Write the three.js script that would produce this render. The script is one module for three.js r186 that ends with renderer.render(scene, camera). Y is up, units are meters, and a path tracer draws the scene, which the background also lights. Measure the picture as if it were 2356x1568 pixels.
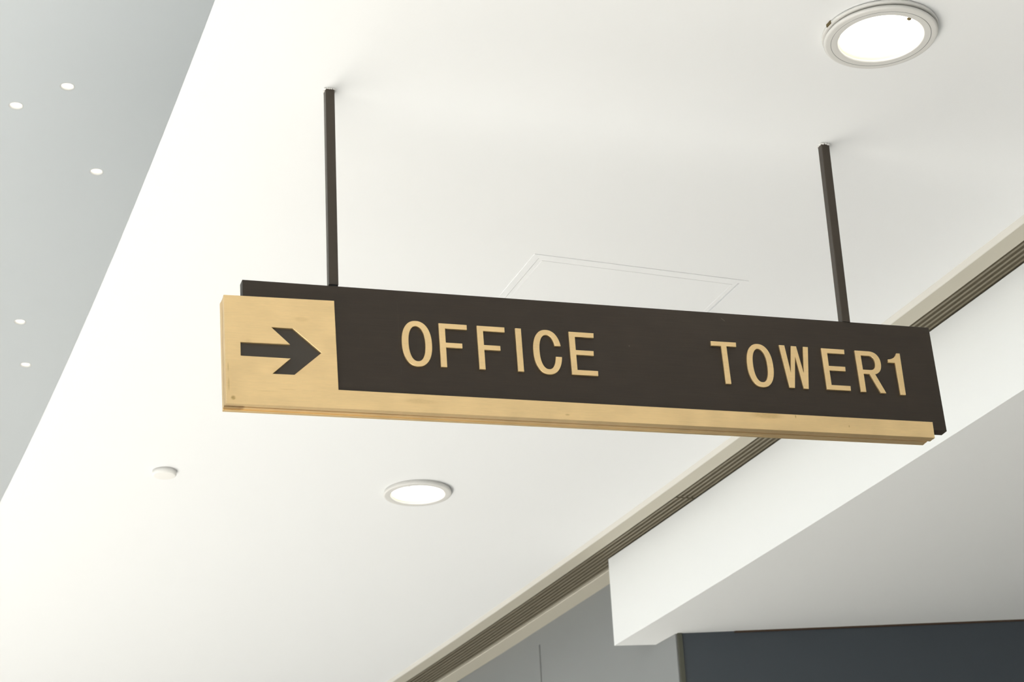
import * as THREE from 'three';
import { mergeGeometries } from 'three/addons/utils/BufferGeometryUtils.js';
import { RectAreaLightUniformsLib } from 'three/addons/lights/RectAreaLightUniformsLib.js';

// ───────────────────────── camera, sky, sun, exposure ─────────────────────────
RectAreaLightUniformsLib.init();
const renderer = new THREE.WebGLRenderer({ antialias: true });
renderer.toneMapping = THREE.LinearToneMapping;
renderer.toneMappingExposure = 0.83;
renderer.shadowMap.enabled = true;
const scene = new THREE.Scene();

const EYE = 1.6;                       // eye height
const camera = new THREE.PerspectiveCamera(18.98, 2356 / 1568, 0.05, 200);
camera.position.set(0, EYE, 0);
camera.quaternion.setFromRotationMatrix(new THREE.Matrix4().makeBasis(
  new THREE.Vector3(0.95123, -0.04824, 0.30469),
  new THREE.Vector3(-0.0823, 0.91222, 0.40135),
  new THREE.Vector3(-0.2973, -0.40685, 0.86376)));
camera.focus = 4.2;
camera.userData.fStop = 11;
scene.add(camera);

scene.background = new THREE.Color(0.80, 0.92, 1.0).multiplyScalar(1.6);   // bright overcast-blue sky outside the glazing

const sun = new THREE.DirectionalLight(new THREE.Color(1.0, 0.985, 0.955), 44.0);
sun.position.set(-16, 11.3, -2.0);
sun.target.position.set(-1.5, 0, -5.5);
sun.castShadow = true;
sun.shadow.mapSize.set(2048, 2048);
Object.assign(sun.shadow.camera, { left: -24, right: 24, top: 24, bottom: -24, near: 1, far: 60 });
sun.shadow.radius = 1;
scene.add(sun, sun.target);

// daylight that comes in over the whole glazed front (the glazing itself is built below)
const day = new THREE.RectAreaLight(new THREE.Color(0.84, 0.93, 1.0), 1.2, 12.8, 2.3);
day.position.set(-5.9, 3.8, -1.7);
day.lookAt(0, 3.8, -1.7);
scene.add(day);

// ───────────────────────── helpers ─────────────────────────
const CEIL = EYE + 2.2;                // underside of the hung ceiling
const UPPER = EYE + 5.5;               // underside of the high ceiling
const SOFFIT = EYE + 1.8823;           // underside of the bulkhead
let seed = 7;
const rnd = () => { seed = (seed * 1664525 + 1013904223) >>> 0; return seed / 4294967296; };
const taken = new Map();
function numbered(n) { const k = taken.get(n) ?? 0; taken.set(n, k + 1); return k ? `${n}_${String(k).padStart(3, '0')}` : n; }
function shade(o) { o.traverse((c) => { if (c.isMesh) { c.castShadow = true; c.receiveShadow = true; } }); return o; }
function mesh(name, geo, mat, parent) {
  const g = Array.isArray(geo) ? mergeGeometries(geo.map((x) => { const y = x.index ? x.toNonIndexed() : x; for (const k of Object.keys(y.attributes)) if (!['position', 'normal', 'uv'].includes(k)) y.deleteAttribute(k); return y; })) : geo;
  const m = new THREE.Mesh(g, mat); m.name = name; parent?.add(m); return shade(m);
}
function struct(o, label, category) { o.name = numbered(o.name); o.userData = { kind: 'structure', label, category }; scene.add(o); return o; }
function thing(name, label, category, group) {
  const g = new THREE.Group(); g.name = numbered(name); g.userData = { label, category }; if (group) g.userData.group = group; scene.add(g); return g;
}
function box(x0, x1, y0, y1, z0, z1) {
  const g = new THREE.BoxGeometry(x1 - x0, y1 - y0, z1 - z0); g.translate((x0 + x1) / 2, (y0 + y1) / 2, (z0 + z1) / 2); return g;
}
// polygon in plan, [x, z] points, raised from y0 to y1
function planShape(pts) { const s = new THREE.Shape(); pts.forEach(([x, z], i) => (i ? s.lineTo(x, -z) : s.moveTo(x, -z))); s.closePath(); return s; }
function slab(pts, y0, y1, holes = []) {
  const s = planShape(pts); for (const h of holes) s.holes.push(h);
  const g = new THREE.ExtrudeGeometry(s, { depth: y1 - y0, bevelEnabled: false, curveSegments: 48 });
  g.rotateX(-Math.PI / 2); g.translate(0, y0, 0); return g;
}
function circleHole(x, z, r) { const p = new THREE.Path(); p.absarc(x, -z, r, 0, Math.PI * 2, true); return p; }
// profile [dx, y] swept along z following the curve x = fn(z)
function sweep(profile, fn, z0, z1, n) {
  const pos = [], uv = [], P = profile.length;
  const at = (i, k) => { const z = z0 + (z1 - z0) * i / n; return [fn(z) + profile[k][0], profile[k][1], z]; };
  const put = (a, b, c) => { pos.push(...a, ...b, ...c); for (const v of [a, b, c]) uv.push(v[0] + v[1], v[2]); };
  for (let i = 0; i < n; i++) for (let k = 0; k < P; k++) {
    const l = (k + 1) % P, a = at(i, k), b = at(i, l), c = at(i + 1, l), d = at(i + 1, k);
    put(a, b, c); put(a, c, d);
  }
  const tri = THREE.ShapeUtils.triangulateShape(profile.map(([x, y]) => new THREE.Vector2(x, y)), []);
  for (const [a, b, c] of tri) { put(at(0, a), at(0, c), at(0, b)); put(at(n, a), at(n, b), at(n, c)); }
  const g = new THREE.BufferGeometry();
  g.setAttribute('position', new THREE.Float32BufferAttribute(pos, 3));
  g.setAttribute('uv', new THREE.Float32BufferAttribute(uv, 2));
  g.computeVertexNormals(); return g;
}
function noiseTexture(w, h, fn, srgb = true) {
  const d = new Uint8Array(w * h * 4);
  for (let y = 0; y < h; y++) for (let x = 0; x < w; x++) {
    const c = fn(x, y, w, h), i = (y * w + x) * 4;
    d[i] = Math.max(0, Math.min(255, c[0])); d[i + 1] = Math.max(0, Math.min(255, c[1])); d[i + 2] = Math.max(0, Math.min(255, c[2])); d[i + 3] = 255;
  }
  const t = new THREE.DataTexture(d, w, h); t.magFilter = THREE.LinearFilter; t.minFilter = THREE.LinearFilter;
  t.wrapS = t.wrapT = THREE.RepeatWrapping; if (srgb) t.colorSpace = THREE.SRGBColorSpace; t.needsUpdate = true; return t;
}
// tiling value noise
function makeNoise(n) { const a = Array.from({ length: n * n }, rnd); return (u, v) => {
  const x = ((u % 1) + 1) % 1 * n, y = ((v % 1) + 1) % 1 * n, i = Math.floor(x), j = Math.floor(y), s = (t) => t * t * (3 - 2 * t), fx = s(x - i), fy = s(y - j), q = (p, r) => a[(r % n) * n + (p % n)];
  return (q(i, j) * (1 - fx) + q(i + 1, j) * fx) * (1 - fy) + (q(i, j + 1) * (1 - fx) + q(i + 1, j + 1) * fx) * fy; }; }
const n8 = makeNoise(8), n32 = makeNoise(32), n128 = makeNoise(128);

// ───────────────────────── materials ─────────────────────────
const paintRelief = noiseTexture(256, 256, (x, y, w, h) => { const v = 128 + 60 * (n128(x / w, y / h) - 0.5) + 50 * (n32(x / w, y / h) - 0.5); return [v, v, v]; }, false);
paintRelief.repeat.set(2, 2);
const std = (o) => new THREE.MeshStandardMaterial(o);
const M = {
  ceiling: std({ color: new THREE.Color().setRGB(0.83, 0.84, 0.84), roughness: 0.9, bumpMap: paintRelief, bumpScale: 0.0003 }),
  upper: std({ color: new THREE.Color().setRGB(0.82, 0.855, 0.87), roughness: 0.9 }),
  bulkhead: std({ color: new THREE.Color().setRGB(0.80, 0.81, 0.80), roughness: 0.85, bumpMap: paintRelief, bumpScale: 0.0003 }),
  floor: std({ color: new THREE.Color().setRGB(0.60, 0.585, 0.555), roughness: 0.35 }),
  wallPale: std({ color: new THREE.Color().setRGB(0.68, 0.67, 0.64), roughness: 0.8 }),
  wallGrey: std({ color: new THREE.Color().setRGB(0.245, 0.252, 0.25), roughness: 0.7 }),
  wallJoint: std({ color: new THREE.Color().setRGB(0.205, 0.215, 0.20), roughness: 0.7 }),
  wallDark: std({ color: new THREE.Color().setRGB(0.048, 0.058, 0.070), roughness: 0.35 }),
  cornerTrim: std({ color: new THREE.Color().setRGB(0.07, 0.07, 0.05), roughness: 0.5 }),
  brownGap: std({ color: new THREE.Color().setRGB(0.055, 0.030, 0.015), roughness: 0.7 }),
  frame: std({ color: new THREE.Color().setRGB(0.50, 0.47, 0.385), roughness: 0.5 }),
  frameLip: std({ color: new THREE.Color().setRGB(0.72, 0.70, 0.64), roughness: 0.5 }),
  fin: std({ color: new THREE.Color().setRGB(0.19, 0.165, 0.115), roughness: 0.5 }),
  galvanised: std({ color: new THREE.Color().setRGB(0.45, 0.45, 0.44), roughness: 0.5, metalness: 0.6 }),
  trimWhite: std({ color: new THREE.Color().setRGB(0.70, 0.69, 0.66), roughness: 0.45 }),
  reflector: std({ color: new THREE.Color().setRGB(0.85, 0.78, 0.58), roughness: 0.4 }),
  grooveShade: std({ color: new THREE.Color().setRGB(0.30, 0.30, 0.29), roughness: 0.6 }),  // dark grey for the shade line of the flange groove
  clip: std({ color: new THREE.Color().setRGB(0.10, 0.07, 0.02), roughness: 0.6 }),
  plaster: std({ color: new THREE.Color().setRGB(0.80, 0.79, 0.76), roughness: 0.95 }),
  rod: std({ color: new THREE.Color().setRGB(0.070, 0.057, 0.045), roughness: 0.42, metalness: 0.55 }),
  black: std({ color: new THREE.Color().setRGB(0.006, 0.006, 0.006), roughness: 0.8 }),
  mullion: std({ color: new THREE.Color().setRGB(0.35, 0.36, 0.37), roughness: 0.4, metalness: 0.6 }),
  glass: new THREE.MeshPhysicalMaterial({ color: 0xffffff, transmission: 1, thickness: 0, roughness: 0, ior: 1.5 }),
  lens: std({ color: 0xffffff, emissive: new THREE.Color(1, 0.97, 0.88), emissiveIntensity: 3.0, roughness: 0.6 }),
  smallLens: std({ color: 0xffffff, emissive: new THREE.Color(1, 0.96, 0.86), emissiveIntensity: 2.2, roughness: 0.6 }),
};

// brass sheet: fine lengthwise brushing, tarnish spots; x −0.80…0.74 m, y −0.29…−0.03 m on the sign
const SX0 = -0.80, SX1 = 0.78, SY0 = -0.29, SY1 = 0.0;
const brassStains = [[-0.7655, -0.2625, 0.0035, 0.0035, 0.55], [-0.7735, -0.235, 0.0014, 0.012, 0.22], [-0.774, -0.2, 0.001, 0.008, 0.25], [-0.70, -0.246, 0.016, 0.0015, 0.07], [-0.66, -0.2, 0.03, 0.006, 0.07],
  [-0.63, -0.09, 0.012, 0.004, 0.10], [-0.735, -0.15, 0.006, 0.01, 0.08], [0.335, -0.240, 0.03, 0.006, 0.25], [0.40, -0.2395, 0.001, 0.003, 0.5], [0.52, -0.255, 0.0008, 0.002, 0.5], [-0.1, -0.262, 0.004, 0.0015, 0.3], [-0.66, -0.24, 0.014, 0.0010, 0.09], [-0.4, -0.25, 0.03, 0.004, 0.10]];
const brassMap = noiseTexture(2048, 384, (px, py, w, h) => {
  const x = SX0 + (SX1 - SX0) * px / w, y = SY0 + (SY1 - SY0) * py / h;
  const streak = n128(px / w * 1.3, py / h * 1.1) * 0.4 + n128(px / w * 0.35, py / h * 2.9) * 0.6;
  let v = 1 + (streak - 0.5) * 0.035 + (n32(px / w * 1.5, py / h * 0.4) - 0.5) * 0.035 + (n8(px / w * 1.2, py / h * 0.5) - 0.5) * 0.03, warm = 0;
  for (const [sx, sy, rx, ry, a] of brassStains) { const q = ((x - sx) / rx) ** 2 + ((y - sy) / ry) ** 2; if (q < 6) { const k = a * Math.exp(-q * q * 0.6) * (0.7 + 0.6 * n128(px / w * 3, py / h * 2)); v *= 1 - k * 0.35; warm += k; } }
  return [246 * v, 215 * v * (1 - warm * 0.08), 161 * v * (1 - warm * 0.25)];
});
brassMap.wrapS = brassMap.wrapT = THREE.ClampToEdgeWrapping;
M.brass = std({ map: brassMap, roughness: 0.42, metalness: 0.85 });
const darkMap = noiseTexture(2048, 384, (px, py, w, h) => {
  const x = SX0 + (SX1 - SX0) * px / w, y = SY0 + (SY1 - SY0) * py / h;
  const streak = n128(px / w * 0.3, py / h * 2.9);
  let v = 1 + (streak - 0.5) * 0.09 + (n32(px / w * 1.5, py / h * 0.4) - 0.5) * 0.05, add = 0;
  if (Math.abs(y + 0.0757) < 0.0004 && x > -0.45 && x < 0.45) add += 7 * n32(px / w * 2, 0.3);
  if (Math.abs(x + 0.4325) < 0.0004 && y < -0.035 && y > -0.19) add += 9;
  const t = (x - 0.2655) / 0.008; if (t > 0 && t < 1 && Math.abs(y + 0.0205 + 0.006 * t) < 0.0007) add += 42;
  if ((x - 0.052) ** 2 + (y + 0.098) ** 2 < 0.0012 ** 2) add += 40;
  if (Math.abs(x - 0.625) < 0.0005 && y < -0.02 && y > -0.027) add += 18;
  return [56 * v + add, 47 * v + add, 38 * v + add];
});
darkMap.wrapS = darkMap.wrapT = THREE.ClampToEdgeWrapping;
M.inlay = std({ color: new THREE.Color().setRGB(0.062, 0.052, 0.042), roughness: 0.5, metalness: 0.25 });
M.bronze = std({ map: darkMap, roughness: 0.48, metalness: 0.25 });
function signUV(g) {   // both sheets are mapped in metres on the sign's own face
  const p = g.attributes.position, u = new Float32Array(p.count * 2);
  for (let i = 0; i < p.count; i++) { u[2 * i] = (p.getX(i) - SX0) / (SX1 - SX0); u[2 * i + 1] = (p.getY(i) - SY0) / (SY1 - SY0); }
  g.setAttribute('uv', new THREE.BufferAttribute(u, 2)); return g;
}

// ───────────────────────── the place ─────────────────────────
const edgeLeft = (z) => 0.55226 - 0.03287 * z - 0.00902 * z * z;        // free rim of the hung ceiling
const slotDark = (z) => 2.81457 + 0.01318 * z - 0.00719 * z * z;        // where the dark blades begin
const slotLip = (z) => slotDark(z) - 0.078;
const bulkFront = (z) => slotDark(z) + 0.070;
const greyWallX = (z) => 3.37684 + 0.11467 * z;
const curve = (fn, z0, z1, n) => Array.from({ length: n + 1 }, (_, i) => { const z = z0 + (z1 - z0) * i / n; return [fn(z), z]; });

const lampSpots = [[1.871, -3.066], [1.668, -5.838]];
const hatch = { x: 1.778, z: -4.470, half: 0.2715, turn: 0.052 };
const hatchCorner = (sx, sz, h) => { const c = Math.cos(hatch.turn), s = Math.sin(hatch.turn); return [hatch.x + sx * h * c + sz * h * s, hatch.z - sx * h * s + sz * h * c]; };
const hatchPath = (h) => { const p = new THREE.Path(); [[-1, -1], [1, -1], [1, 1], [-1, 1]].forEach(([a, b], i) => { const [x, z] = hatchCorner(a, b, h); i ? p.lineTo(x, -z) : p.moveTo(x, -z); }); p.closePath(); return p; };

struct(mesh('ceiling', [slab([...curve((z) => edgeLeft(z) + 0.06, 6, -9.2, 60), ...curve((z) => slotLip(z) + 0.012, -9.2, 6, 60)], CEIL, CEIL + 0.014,
  [...lampSpots.map(([x, z]) => circleHole(x, z, 0.098)), hatchPath(hatch.half + 0.003)]), sweep([[0, CEIL], [0.06, CEIL], [0.06, CEIL + 0.014]], edgeLeft, -9.2, 6, 60)], M.ceiling), 'white painted hung ceiling with a curved free rim', 'ceiling');
const smallAt = [[1.198, -13.256], [0.861, -13.617], [1.569, -14.503], [1.254, -17.488], [1.399, -18.47]].map(([x, z]) => [x * 5.5 / 8, z * 5.5 / 8]);
struct(mesh('ceiling_upper', slab([[-6.2, 7.2], [-6.2, -22.2], [7.2, -22.2], [7.2, 7.2]], UPPER, UPPER + 0.2, smallAt.map(([x, z]) => circleHole(x, z, 0.0335))), M.upper), 'pale grey high ceiling beyond the curved rim', 'ceiling');
struct(mesh('floor', box(-6.2, 7.2, -0.2, 0, -22.2, 7.2), M.floor), 'pale stone floor of the hall', 'floor');
struct(mesh('wall_back', box(-6.2, 7.2, 0, UPPER, 7, 7.2), M.wallPale), 'pale wall behind the viewer', 'wall');
struct(mesh('wall_far', box(-6.2, 7.2, 0, UPPER, -22.2, -22), M.wallPale), 'pale far end wall', 'wall');
struct(mesh('wall_side', box(7, 7.2, 0, UPPER, -22, 7), M.wallGrey), 'grey outer side wall', 'wall');

// daylight side: solid wall with two bands of high windows (mullions, transoms, panes)
{
  const W = 2.6, SILL = 2.5, HEAD = 5.1, l = new THREE.Group(); l.name = 'wall_left';
  let from = -22;
  for (const [n, Z0, bays, label] of [['window_2', -18.4, 3, 'unseen far band of high windows added to light the high ceiling'], ['window_1', -8.2, 5, 'near band of high windows on the daylight side']]) {  // far band is unseen, added to brighten the high ceiling
    const w = new THREE.Group(), Z1 = Z0 + bays * W; w.name = n;
    for (let i = 0; i <= bays; i++) mesh('mullion', box(-6.1, -5.98, SILL, HEAD, Z0 + i * W - 0.04, Z0 + i * W + 0.04), M.mullion, w);
    for (const y of [SILL + 0.05, HEAD - 0.05]) mesh('transom', box(-6.08, -6.0, y - 0.05, y + 0.05, Z0, Z1), M.mullion, w);
    for (let i = 0; i < bays; i++) mesh('pane', box(-6.046, -6.034, SILL + 0.1, HEAD - 0.1, Z0 + i * W + 0.04, Z0 + (i + 1) * W - 0.04), M.glass, w);
    struct(w, label, 'window');
    mesh('pier', box(-6.2, -6, 0, UPPER, from, Z0 - 0.04), M.wallPale, l);
    mesh('parapet', box(-6.2, -6, 0, SILL, Z0 - 0.04, Z1 + 0.04), M.wallPale, l);
    mesh('lintel', box(-6.2, -6, HEAD, UPPER, Z0 - 0.04, Z1 + 0.04), M.wallPale, l);
    from = Z1 + 0.04;
  }
  mesh('pier', box(-6.2, -6, 0, UPPER, from, 7), M.wallPale, l);
  struct(l, 'pale solid wall below the high windows', 'wall');
}

// bulkhead that drops below the ceiling on the right
struct(mesh('ceiling_bulkhead', slab([...curve(bulkFront, 6, -6.376, 60), [2.666, -6.341], [2.672, -6.2], [7, -4.93], [7, 6]], SOFFIT, CEIL - 0.007), M.bulkhead),
  'white boxed bulkhead hanging lower than the slotted ceiling', 'bulkhead');

// grey panelled wall below the far part of the slot
{
  const w = new THREE.Group(); w.name = 'wall_right';
  const run = (z0, z1, d0, d1, y0, y1) => slab([[greyWallX(z0) + d0, z0], [greyWallX(z1) + d0, z1], [greyWallX(z1) + d1, z1], [greyWallX(z0) + d1, z0]], y0, y1);
  mesh('backing', run(-6.215, -16, 0.005, 0.2, 0, UPPER), M.wallJoint, w);
  mesh('header', run(-6.205, -9.2, 0, 0.005, 3.735, CEIL), M.wallGrey, w);
  let z = -6.205;
  for (const z1 of [-7.252, -8.3, -9.35, -10.4, -11.45, -12.5, -13.55, -14.6, -16]) { mesh('panel', run(z, z1, 0, 0.005, 0, 3.735), M.wallGrey, w); z = z1 - 0.010; }
  struct(w, 'grey panelled wall beneath the slotted air grille', 'wall');
}
// dark wall under the bulkhead, with its corner strip and the brown gap under the soffit
const darkZ = (x) => -6.2 + (x - 2.672) * 0.2934;
struct(mesh('wall_shopfront', slab([[2.684, darkZ(2.684) - 0.001], [7, darkZ(7)], [7, darkZ(7) - 0.2], [2.72, darkZ(2.72) - 0.2]], 0, SOFFIT), M.wallDark), 'dark slate blue wall below the bulkhead', 'wall');
struct(mesh('trim_1', slab([[2.670, darkZ(2.670) + 0.006], [2.684, darkZ(2.684) + 0.006], [2.684, darkZ(2.684) - 0.012], [2.670, darkZ(2.670) - 0.012]], 0, SOFFIT), M.cornerTrim), 'thin dark corner strip between grey and dark walls', 'trim');
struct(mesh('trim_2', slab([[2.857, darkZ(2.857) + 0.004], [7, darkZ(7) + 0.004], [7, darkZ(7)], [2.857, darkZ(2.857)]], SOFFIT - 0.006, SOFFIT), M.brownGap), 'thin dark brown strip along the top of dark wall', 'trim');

// ───────────────────────── linear slot diffuser ─────────────────────────
{
  const g = thing('linear_air_diffuser', 'long beige framed slot grille with dark blades along the ceiling edge', 'air grille');
  const Y = CEIL, lead = slotDark;
  mesh('frame_rail', sweep([[-0.060, Y], [-0.060, Y - 0.0055], [-0.004, Y - 0.006], [-0.001, Y - 0.004], [-0.001, Y + 0.05], [-0.004, Y + 0.05], [-0.004, Y]], lead, 6, -9.2, 76), M.frame, g);
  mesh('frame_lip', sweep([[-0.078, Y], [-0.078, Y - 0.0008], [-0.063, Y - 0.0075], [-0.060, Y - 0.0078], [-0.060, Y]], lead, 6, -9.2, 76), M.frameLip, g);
  mesh('frame_rail', sweep([[0.131, Y + 0.05], [0.131, Y - 0.004], [0.134, Y - 0.006], [0.206, Y - 0.006], [0.206, Y], [0.134, Y], [0.134, Y + 0.05]], lead, 6, -9.2, 76), M.frame, g);
  for (let k = 0; k < 7; k++) {
    const d = 0.0125 + k * 0.0175;
    for (const [z0, z1] of [[6, -5.735], [-5.745, -9.2]])
      mesh('blade', sweep([[d - 0.0036, Y - 0.002], [d + 0.0036, Y - 0.002], [d + 0.0036, Y], [d + 0.001, Y + 0.0005], [d + 0.001, Y + 0.04], [d - 0.001, Y + 0.04], [d - 0.001, Y + 0.0005], [d - 0.0036, Y]], lead, z0, z1, 50), M.fin, g);
  }
  mesh('plenum_box', sweep([[-0.004, Y + 0.05], [-0.004, Y + 0.303], [0.134, Y + 0.303], [0.134, Y + 0.05], [0.131, Y + 0.05], [0.131, Y + 0.30], [-0.001, Y + 0.30], [-0.001, Y + 0.05]], lead, 6, -9.2, 45), M.fin, g);
  for (let z = 5.6; z > -9.1; z -= 0.6) mesh('spacer', box(lead(z) + 0.001, lead(z) + 0.129, Y + 0.020, Y + 0.032, z - 0.004, z + 0.004), M.fin, g);
}

// ───────────────────────── downlights ─────────────────────────
function lathe(pts, seg = 96) { return new THREE.LatheGeometry(pts.map(([r, y]) => new THREE.Vector2(r, y)), seg); }
function downlight([x, z], label, double, clipAngle) {
  const g = thing('ceiling_downlight', label, 'downlight', 'large round downlights');
  g.position.set(x, CEIL, z);
  const F = double ? -0.019 : -0.014, R = double ? 0.1145 : 0.108;   // underside of the flange
  if (double) mesh('mounting_ring', lathe([[0.099, 0], [0.113, 0], [0.1165, -0.002], [0.1165, -0.006], [0.115, -0.0075], [0.099, -0.0075], [0.099, 0]]), M.trimWhite, g);
  const top = double ? -0.0105 : 0;
  mesh('flange', lathe([[0.096, top], [R - 0.003, top], [R, F + 0.004], [R - 0.002, F + 0.001], [R - 0.006, F], [0.088, F], [0.0862, F + 0.001], [0.0850, F + 0.004], [0.0850, 0.02], [0.096, 0.02], [0.096, top]]), M.trimWhite, g);
  mesh('reflector', lathe([[0.0848, F + 0.005], [0.0815, F + 0.013], [0.0815, 0.06], [0.0848, 0.06], [0.0848, F + 0.005]]), M.reflector, g);
  mesh('lens', lathe([[0, F + 0.0075], [0.0808, F + 0.0085], [0.0808, F + 0.012], [0, F + 0.012]]), M.lens, g);
  mesh('housing', lathe([[0.09, 0.02], [0.09, 0.09], [0, 0.09], [0, 0.087], [0.087, 0.087], [0.087, 0.02], [0.09, 0.02]], 48), M.galvanised, g);
  const c = mesh('clip', new THREE.IcosahedronGeometry(0.0052, 0), M.clip, g);
  c.scale.set(1, 0.6, 0.8); c.position.set(Math.cos(clipAngle) * 0.078, F + 0.0055, Math.sin(clipAngle) * 0.078);
  if (double) {
    mesh('groove_shade_ring', lathe([[0.0993, F - 0.0001], [0.1007, F - 0.0001], [0.1007, F + 0.0012], [0.0993, F + 0.0012], [0.0993, F - 0.0001]]), M.grooveShade, g);  // thin dark ring, its colour stands in for shade in the flange groove
    const s = mesh('slit_shade', box(-0.001, 0.001, -0.0075, -0.001, -0.008, 0.008), M.clip, g); s.position.set(-0.1168, 0, 0.006); s.rotation.y = 0.05;  // dark strip in place of the shaded slit between ring and ceiling
  }
  const l = new THREE.RectAreaLight(new THREE.Color(1, 0.92, 0.78), 6, 0.11, 0.11);
  l.position.set(0, F - 0.002, 0); l.lookAt(x, 0, z); l.rotation.set(-Math.PI / 2, 0, 0); g.add(l);
  return g;
}
downlight(lampSpots[0], 'large round lit downlight with grooved double white ring, beside right rod', true, 1.242);
downlight(lampSpots[1], 'round lit downlight in plain white ring below the sign', false, 2.19);

smallAt.forEach(([x, z], i) => {
  const g = thing('small_downlight', ['tiny lit downlight on grey ceiling, highest of the five', 'tiny lit downlight on grey ceiling nearest the left picture edge, second from top', 'tiny lit downlight on grey ceiling, third from top, middle of the five',
    'tiny lit downlight on grey ceiling, second from bottom', 'tiny lit downlight on grey ceiling, lowest of the five'][i], 'downlight', 'tiny downlights in the grey ceiling');
  g.position.set(x, UPPER, z);
  mesh('trim', lathe([[0.032, 0.03], [0.0315, 0.0], [0.0322, -0.002], [0.036, -0.0015], [0.0365, 0], [0.033, 0], [0.033, 0.03], [0.032, 0.03]], 40), M.trimWhite, g);
  mesh('lens', lathe([[0, 0.012], [0.0315, 0.014], [0.0315, 0.018], [0, 0.018]], 40), M.smallLens, g);
  const l = new THREE.RectAreaLight(new THREE.Color(1, 0.92, 0.8), 4, 0.04, 0.04); l.position.set(0, -0.004, 0); l.rotation.set(-Math.PI / 2, 0, 0); g.add(l);
});

// small round cover plate
{
  const m = mesh('cover_plate', lathe([[0, -0.017], [0.031, -0.017], [0.0345, -0.015], [0.036, -0.011], [0.036, 0], [0, 0]], 64), M.plaster);
  m.position.set(0.865, CEIL, -5.80); m.name = numbered('detector_cover'); m.userData = { label: 'small blank white disc on the ceiling left of the lower downlight', category: 'cover disc' }; scene.add(m);
}

// access panel in the ceiling
{
  const g = thing('access_panel', 'white square ceiling access panel partly hidden behind the sign', 'access panel');
  g.position.set(hatch.x, CEIL, hatch.z); g.rotation.y = hatch.turn;
  const ring = (a, b, y0, y1) => { const s = planShape([[-b, -b], [b, -b], [b, b], [-b, b]]); const p = new THREE.Path(); [[-a, -a], [a, -a], [a, a], [-a, a]].forEach(([x, y], i) => (i ? p.lineTo(x, y) : p.moveTo(x, y))); p.closePath(); s.holes.push(p); const e = new THREE.ExtrudeGeometry(s, { depth: y1 - y0, bevelEnabled: false }); e.rotateX(-Math.PI / 2); e.translate(0, y0, 0); return e; };
  const h = hatch.half;
  mesh('frame', ring(h + 0.0015, h + 0.0185, -0.0014, 0), M.ceiling, g);
  mesh('panel', slab([[-h + 0.0015, -h + 0.0015], [h - 0.0015, -h + 0.0015], [h - 0.0015, h - 0.0015], [-h + 0.0015, h - 0.0015]], 0.0006, 0.012), M.ceiling, g);
  mesh('edge_bead', ring(h - 0.014, h - 0.0125, -0.0002, 0.0006), M.ceiling, g);
}

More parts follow.
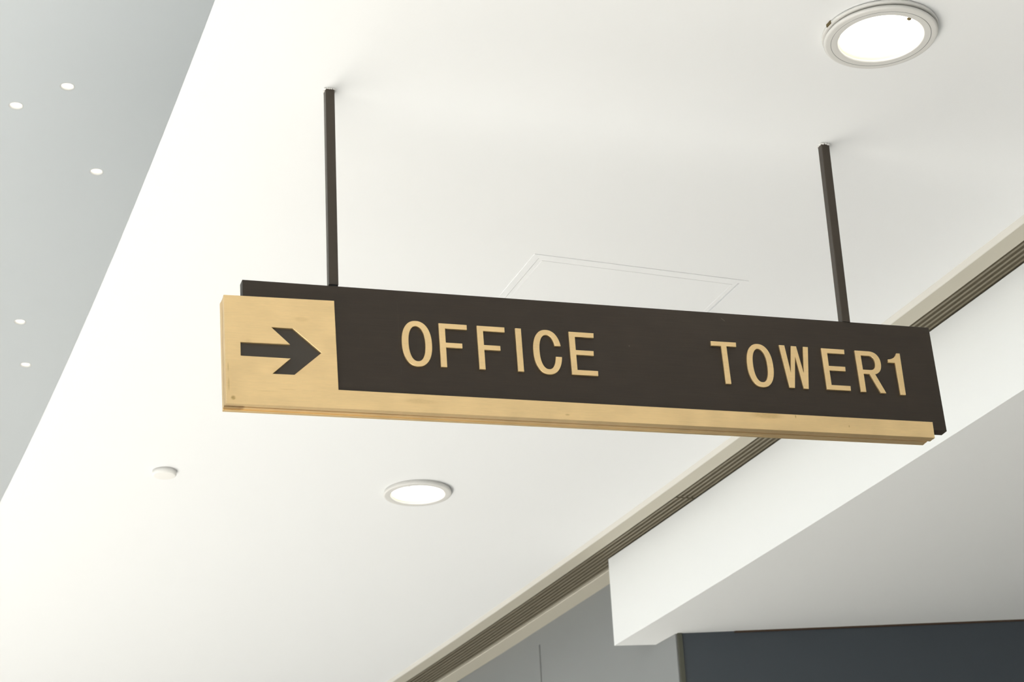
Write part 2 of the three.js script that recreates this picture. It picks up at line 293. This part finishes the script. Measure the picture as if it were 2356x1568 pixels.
// ───────────────────────── hanging sign ─────────────────────────
{
  const g = thing('hanging_sign', 'dark bronze and brass hanging sign reading OFFICE TOWER1 with an arrow', 'sign');
  const ax = new THREE.Vector3(0.9997, 0.0244, 0).normalize(), up = new THREE.Vector3(-0.0243, 0.9995, -0.0193), no = new THREE.Vector3().crossVectors(ax, up).normalize();
  up.crossVectors(no, ax).normalize();
  g.quaternion.setFromRotationMatrix(new THREE.Matrix4().makeBasis(ax, up, no));
  g.position.set(1.4063, 1.7634 + EYE, -3.5286);
  g.updateMatrixWorld(true);
  const poly = (pts) => { const s = new THREE.Shape(); pts.forEach(([x, y], i) => (i ? s.lineTo(x, y) : s.moveTo(x, y))); s.closePath(); return s; };
  const ex = (s, z0, z1, bevel = 0) => { const e = new THREE.ExtrudeGeometry(s, { depth: z1 - z0 - 2 * bevel, bevelEnabled: bevel > 0, bevelSize: bevel, bevelThickness: bevel, bevelOffset: -bevel, bevelSegments: 1, curveSegments: 24 }); e.translate(0, 0, z0 + bevel); return signUV(e); };
  const bx = (...a) => signUV(box(...a));
  mesh('panel', ex(poly([[-0.7402, -0.2498], [0.7552, -0.2498], [0.7562, -0.0081], [-0.7406, -0.0081]]), -0.012, 0.012, 0.0008), M.bronze, g);

  // brass trays, front and back
  const arrow = [[-0.7487, -0.1460], [-0.6527, -0.1449], [-0.6882, -0.1108], [-0.6466, -0.1106], [-0.5921, -0.1588], [-0.6464, -0.2078], [-0.6885, -0.2083], [-0.6524, -0.1742], [-0.7490, -0.1742]];
  const L = (xr) => [[-0.7783, -0.2738], [xr, -0.2710], [xr + 0.0012, -0.2346], [-0.5615, -0.2342], [-0.5622, -0.0450], [-0.7793, -0.0480]];
  const lPlate = poly(L(0.7178)); { const p = new THREE.Path(); arrow.forEach(([x, y], i) => (i ? p.lineTo(x, y) : p.moveTo(x, y))); p.closePath(); lPlate.holes.push(p); }
  const sideLips = (xr, za, zb) => [bx(-0.7785, xr - 0.0002, -0.2712, -0.2502, za, zb), bx(-0.7788, -0.7408, -0.2712, -0.0482, za, zb)];
  mesh('brass_frame', [ex(lPlate, 0.012, 0.0212, 0.0006), ...sideLips(0.717, 0.0020, 0.0122)], M.brass, g);
  const inlay = mesh('arrow_inlay', ex(poly(arrow), 0.0121, 0.0162), M.inlay, g); inlay.userData.label = 'recessed dark bronze arrow pointing right';
  const mirrorArrow = poly(L(0.7115));
  mesh('brass_frame', [ex(mirrorArrow, -0.0212, -0.012, 0.0006), ...sideLips(0.711, -0.0122, -0.0010)], M.brass, g);

  // letters, 6 mm proud of the panel
  const ring = (cx, cy, hw, hh, iw, ih) => { const e = 2.25, pt = (a, w, h) => [cx + w * Math.sign(Math.cos(a)) * Math.abs(Math.cos(a)) ** (2 / e), cy + h * Math.sign(Math.sin(a)) * Math.abs(Math.sin(a)) ** (2 / e)];
    const o = [], n = []; for (let i = 0; i < 72; i++) { const a = i / 72 * Math.PI * 2; o.push(pt(a, hw, hh)); n.push(pt(a, iw, ih)); }
    return [o, n, pt]; };
  const letters = [];
  const add = (pts, holes = []) => { const s = poly(pts); for (const h of holes) { const p = new THREE.Path(); h.forEach(([x, y], i) => (i ? p.lineTo(x, y) : p.moveTo(x, y))); p.closePath(); s.holes.push(p); } letters.push(s); };
  const T = -0.0764, B = -0.1712;
  const F = (x) => [[x, T], [x + 0.0583, T], [x + 0.0580, -0.0874], [x + 0.0128, -0.0874], [x + 0.0125, -0.1179], [x + 0.0464, -0.1179], [x + 0.0461, -0.1285], [x + 0.0125, -0.1285], [x + 0.0120, B], [x - 0.0005, B]];
  const E = (x) => [[x, T], [x + 0.0540, T], [x + 0.0533, -0.0871], [x + 0.0129, -0.0871], [x + 0.0122, -0.1164], [x + 0.0503, -0.1164], [x + 0.0496, -0.1270], [x + 0.0122, -0.1270], [x + 0.0118, -0.1602], [x + 0.0556, -0.1602], [x + 0.0549, B], [x - 0.0008, B]];
  { const [o, n] = ring(-0.3982, -0.1240, 0.0307, 0.0492, 0.0170, 0.0378); add(o, [n]); }
  add(F(-0.3514)); add(F(-0.2725));
  add([[-0.1921, T], [-0.1795, T], [-0.1805, B], [-0.1930, B]]);
  { // C: ring opened on the right by two level cuts
    const cx = -0.1271, cy = -0.1248, e = 2.25;
    const side = (h, H, W) => W * (1 - Math.abs(h / H) ** e) ** (1 / e);
    const yu = -0.1106 - cy, yl = -0.1341 - cy, pt = (a, w, h) => [cx + w * Math.sign(Math.cos(a)) * Math.abs(Math.cos(a)) ** (2 / e), cy + h * Math.sign(Math.sin(a)) * Math.abs(Math.sin(a)) ** (2 / e)];
    const W = 0.0300, Hh = 0.0489, w = 0.0168, hh = 0.0376, o = [], n = [];
    for (let i = 0; i <= 120; i++) { const a = i / 120 * Math.PI * 2; const p = pt(a, W, Hh), q = pt(a, w, hh); const cut = (v) => v[0] > cx && v[1] < cy + yu && v[1] > cy + yl; if (!cut(p)) o.push(p); if (!cut(q)) n.push(q); }
    add([[cx + side(yu, Hh, W) - 0.0005, cy + yu + 0.0004], ...o, [cx + side(yl, Hh, W), cy + yl + 0.0002], [cx + side(yl, hh, w), cy + yl], ...n.reverse(), [cx + side(yu, hh, w), cy + yu]]);
  }
  add(E(-0.0785));
  add([[0.2334, T - 0.0003], [0.2905, T], [0.2898, -0.0866], [0.2678, -0.0866], [0.2679, B - 0.0005], [0.2554, B - 0.0005], [0.2558, -0.0866], [0.2331, -0.0869]]);
  { const [o, n] = ring(0.3392, -0.1255, 0.0296, 0.0491, 0.0162, 0.0377); add(o, [n]); }
  add([[0.3884, -0.0755], [0.4011, -0.0755], [0.4070, -0.1370], [0.4160, -0.0760], [0.4280, -0.0760], [0.4366, -0.1371], [0.4439, -0.0760], [0.4555, -0.0760], [0.4430, -0.1726], [0.4318, -0.1726], [0.4221, -0.1008], [0.4114, -0.1722], [0.3992, -0.1722]]);
  add(E(0.4858));
  { const s = new THREE.Shape(); s.moveTo(0.5643, -0.0767); s.lineTo(0.5965, -0.0767); s.bezierCurveTo(0.6135, -0.0767, 0.6221, -0.0880, 0.6221, -0.1038); s.bezierCurveTo(0.6221, -0.1175, 0.6160, -0.1265, 0.6045, -0.1297);
    s.lineTo(0.6236, -0.1721); s.lineTo(0.6104, -0.1721); s.lineTo(0.5911, -0.1301); s.lineTo(0.5773, -0.1301); s.lineTo(0.5766, -0.1721); s.lineTo(0.5640, -0.1721); s.closePath();
    const p = new THREE.Path(); p.moveTo(0.5771, -0.0876); p.lineTo(0.5771, -0.1201); p.lineTo(0.5945, -0.1201); p.bezierCurveTo(0.6035, -0.1201, 0.6084, -0.1130, 0.6084, -0.1040); p.bezierCurveTo(0.6084, -0.0935, 0.6040, -0.0876, 0.5955, -0.0876); p.closePath(); s.holes.push(p); letters.push(s); }
  { const s = new THREE.Shape(); s.moveTo(0.6630, -0.0772); s.lineTo(0.6714, -0.0770); s.lineTo(0.6694, -0.1738); s.lineTo(0.6565, -0.1738); s.lineTo(0.6564, -0.1002); s.lineTo(0.6399, -0.1001); s.lineTo(0.6405, -0.0926); s.bezierCurveTo(0.6490, -0.0922, 0.6590, -0.0880, 0.6630, -0.0772); letters.push(s); }
  const glyph = 'OFFICETOWER1';
  letters.forEach((s, i) => { const m = mesh('letter', ex(s, 0.012, 0.0165, 0.0004), M.brass, g); m.userData.label = `raised brass ${i === 11 ? 'numeral' : 'letter'} ${glyph[i]}`; });

  // square rods up to the ceiling
  const inv = g.matrixWorld.clone().invert();
  const rod = (topX, topZ, lx, lz, ly) => {
    const a = new THREE.Vector3(topX, CEIL, topZ).applyMatrix4(inv), b = new THREE.Vector3(lx, ly, lz), d = new THREE.Vector3().subVectors(a, b), len = d.length();
    const q = new THREE.Quaternion().setFromUnitVectors(new THREE.Vector3(0, 1, 0), d.clone().normalize());
    const s = new THREE.Shape(), h = 0.0095, r = 0.0012; s.moveTo(-h + r, -h); s.lineTo(h - r, -h); s.lineTo(h, -h + r); s.lineTo(h, h - r); s.lineTo(h - r, h); s.lineTo(-h + r, h); s.lineTo(-h, h - r); s.lineTo(-h, -h + r); s.closePath();
    const e = new THREE.ExtrudeGeometry(s, { depth: len, bevelEnabled: false }); e.rotateX(-Math.PI / 2);
    const m = mesh('rod', e, M.rod, g); m.quaternion.copy(q); m.position.copy(b);
    // crumbled plaster where the rod enters the ceiling
    const crumbs = [];
    for (let i = 0; i < 22; i++) { const t = i / 22 * Math.PI * 2 + rnd() * 0.2, rr = 0.0105 / Math.max(Math.abs(Math.cos(t)), Math.abs(Math.sin(t))), c = new THREE.IcosahedronGeometry(0.0016 + rnd() * 0.0022, 0); c.scale(1, 0.7, 1); c.translate(Math.cos(t) * rr, len - 0.0012 - rnd() * 0.0015, Math.sin(t) * rr); crumbs.push(c); }
    const k = mesh('plaster_collar', crumbs, M.plaster, m); k.userData.label = 'crumbled white plaster around the rod top';
  };
  rod(0.8485, -3.5396, -0.5577, -0.003, -0.0015);
  rod(1.9638, -3.5177, 0.5577, 0.004, -0.0081);
  mesh('bolt', box(-0.5577 - 0.007, -0.5577 + 0.0085, -0.0081, -0.0015, -0.010, 0.0055), M.black, g);
}

scene.updateMatrixWorld(true);
renderer.render(scene, camera);
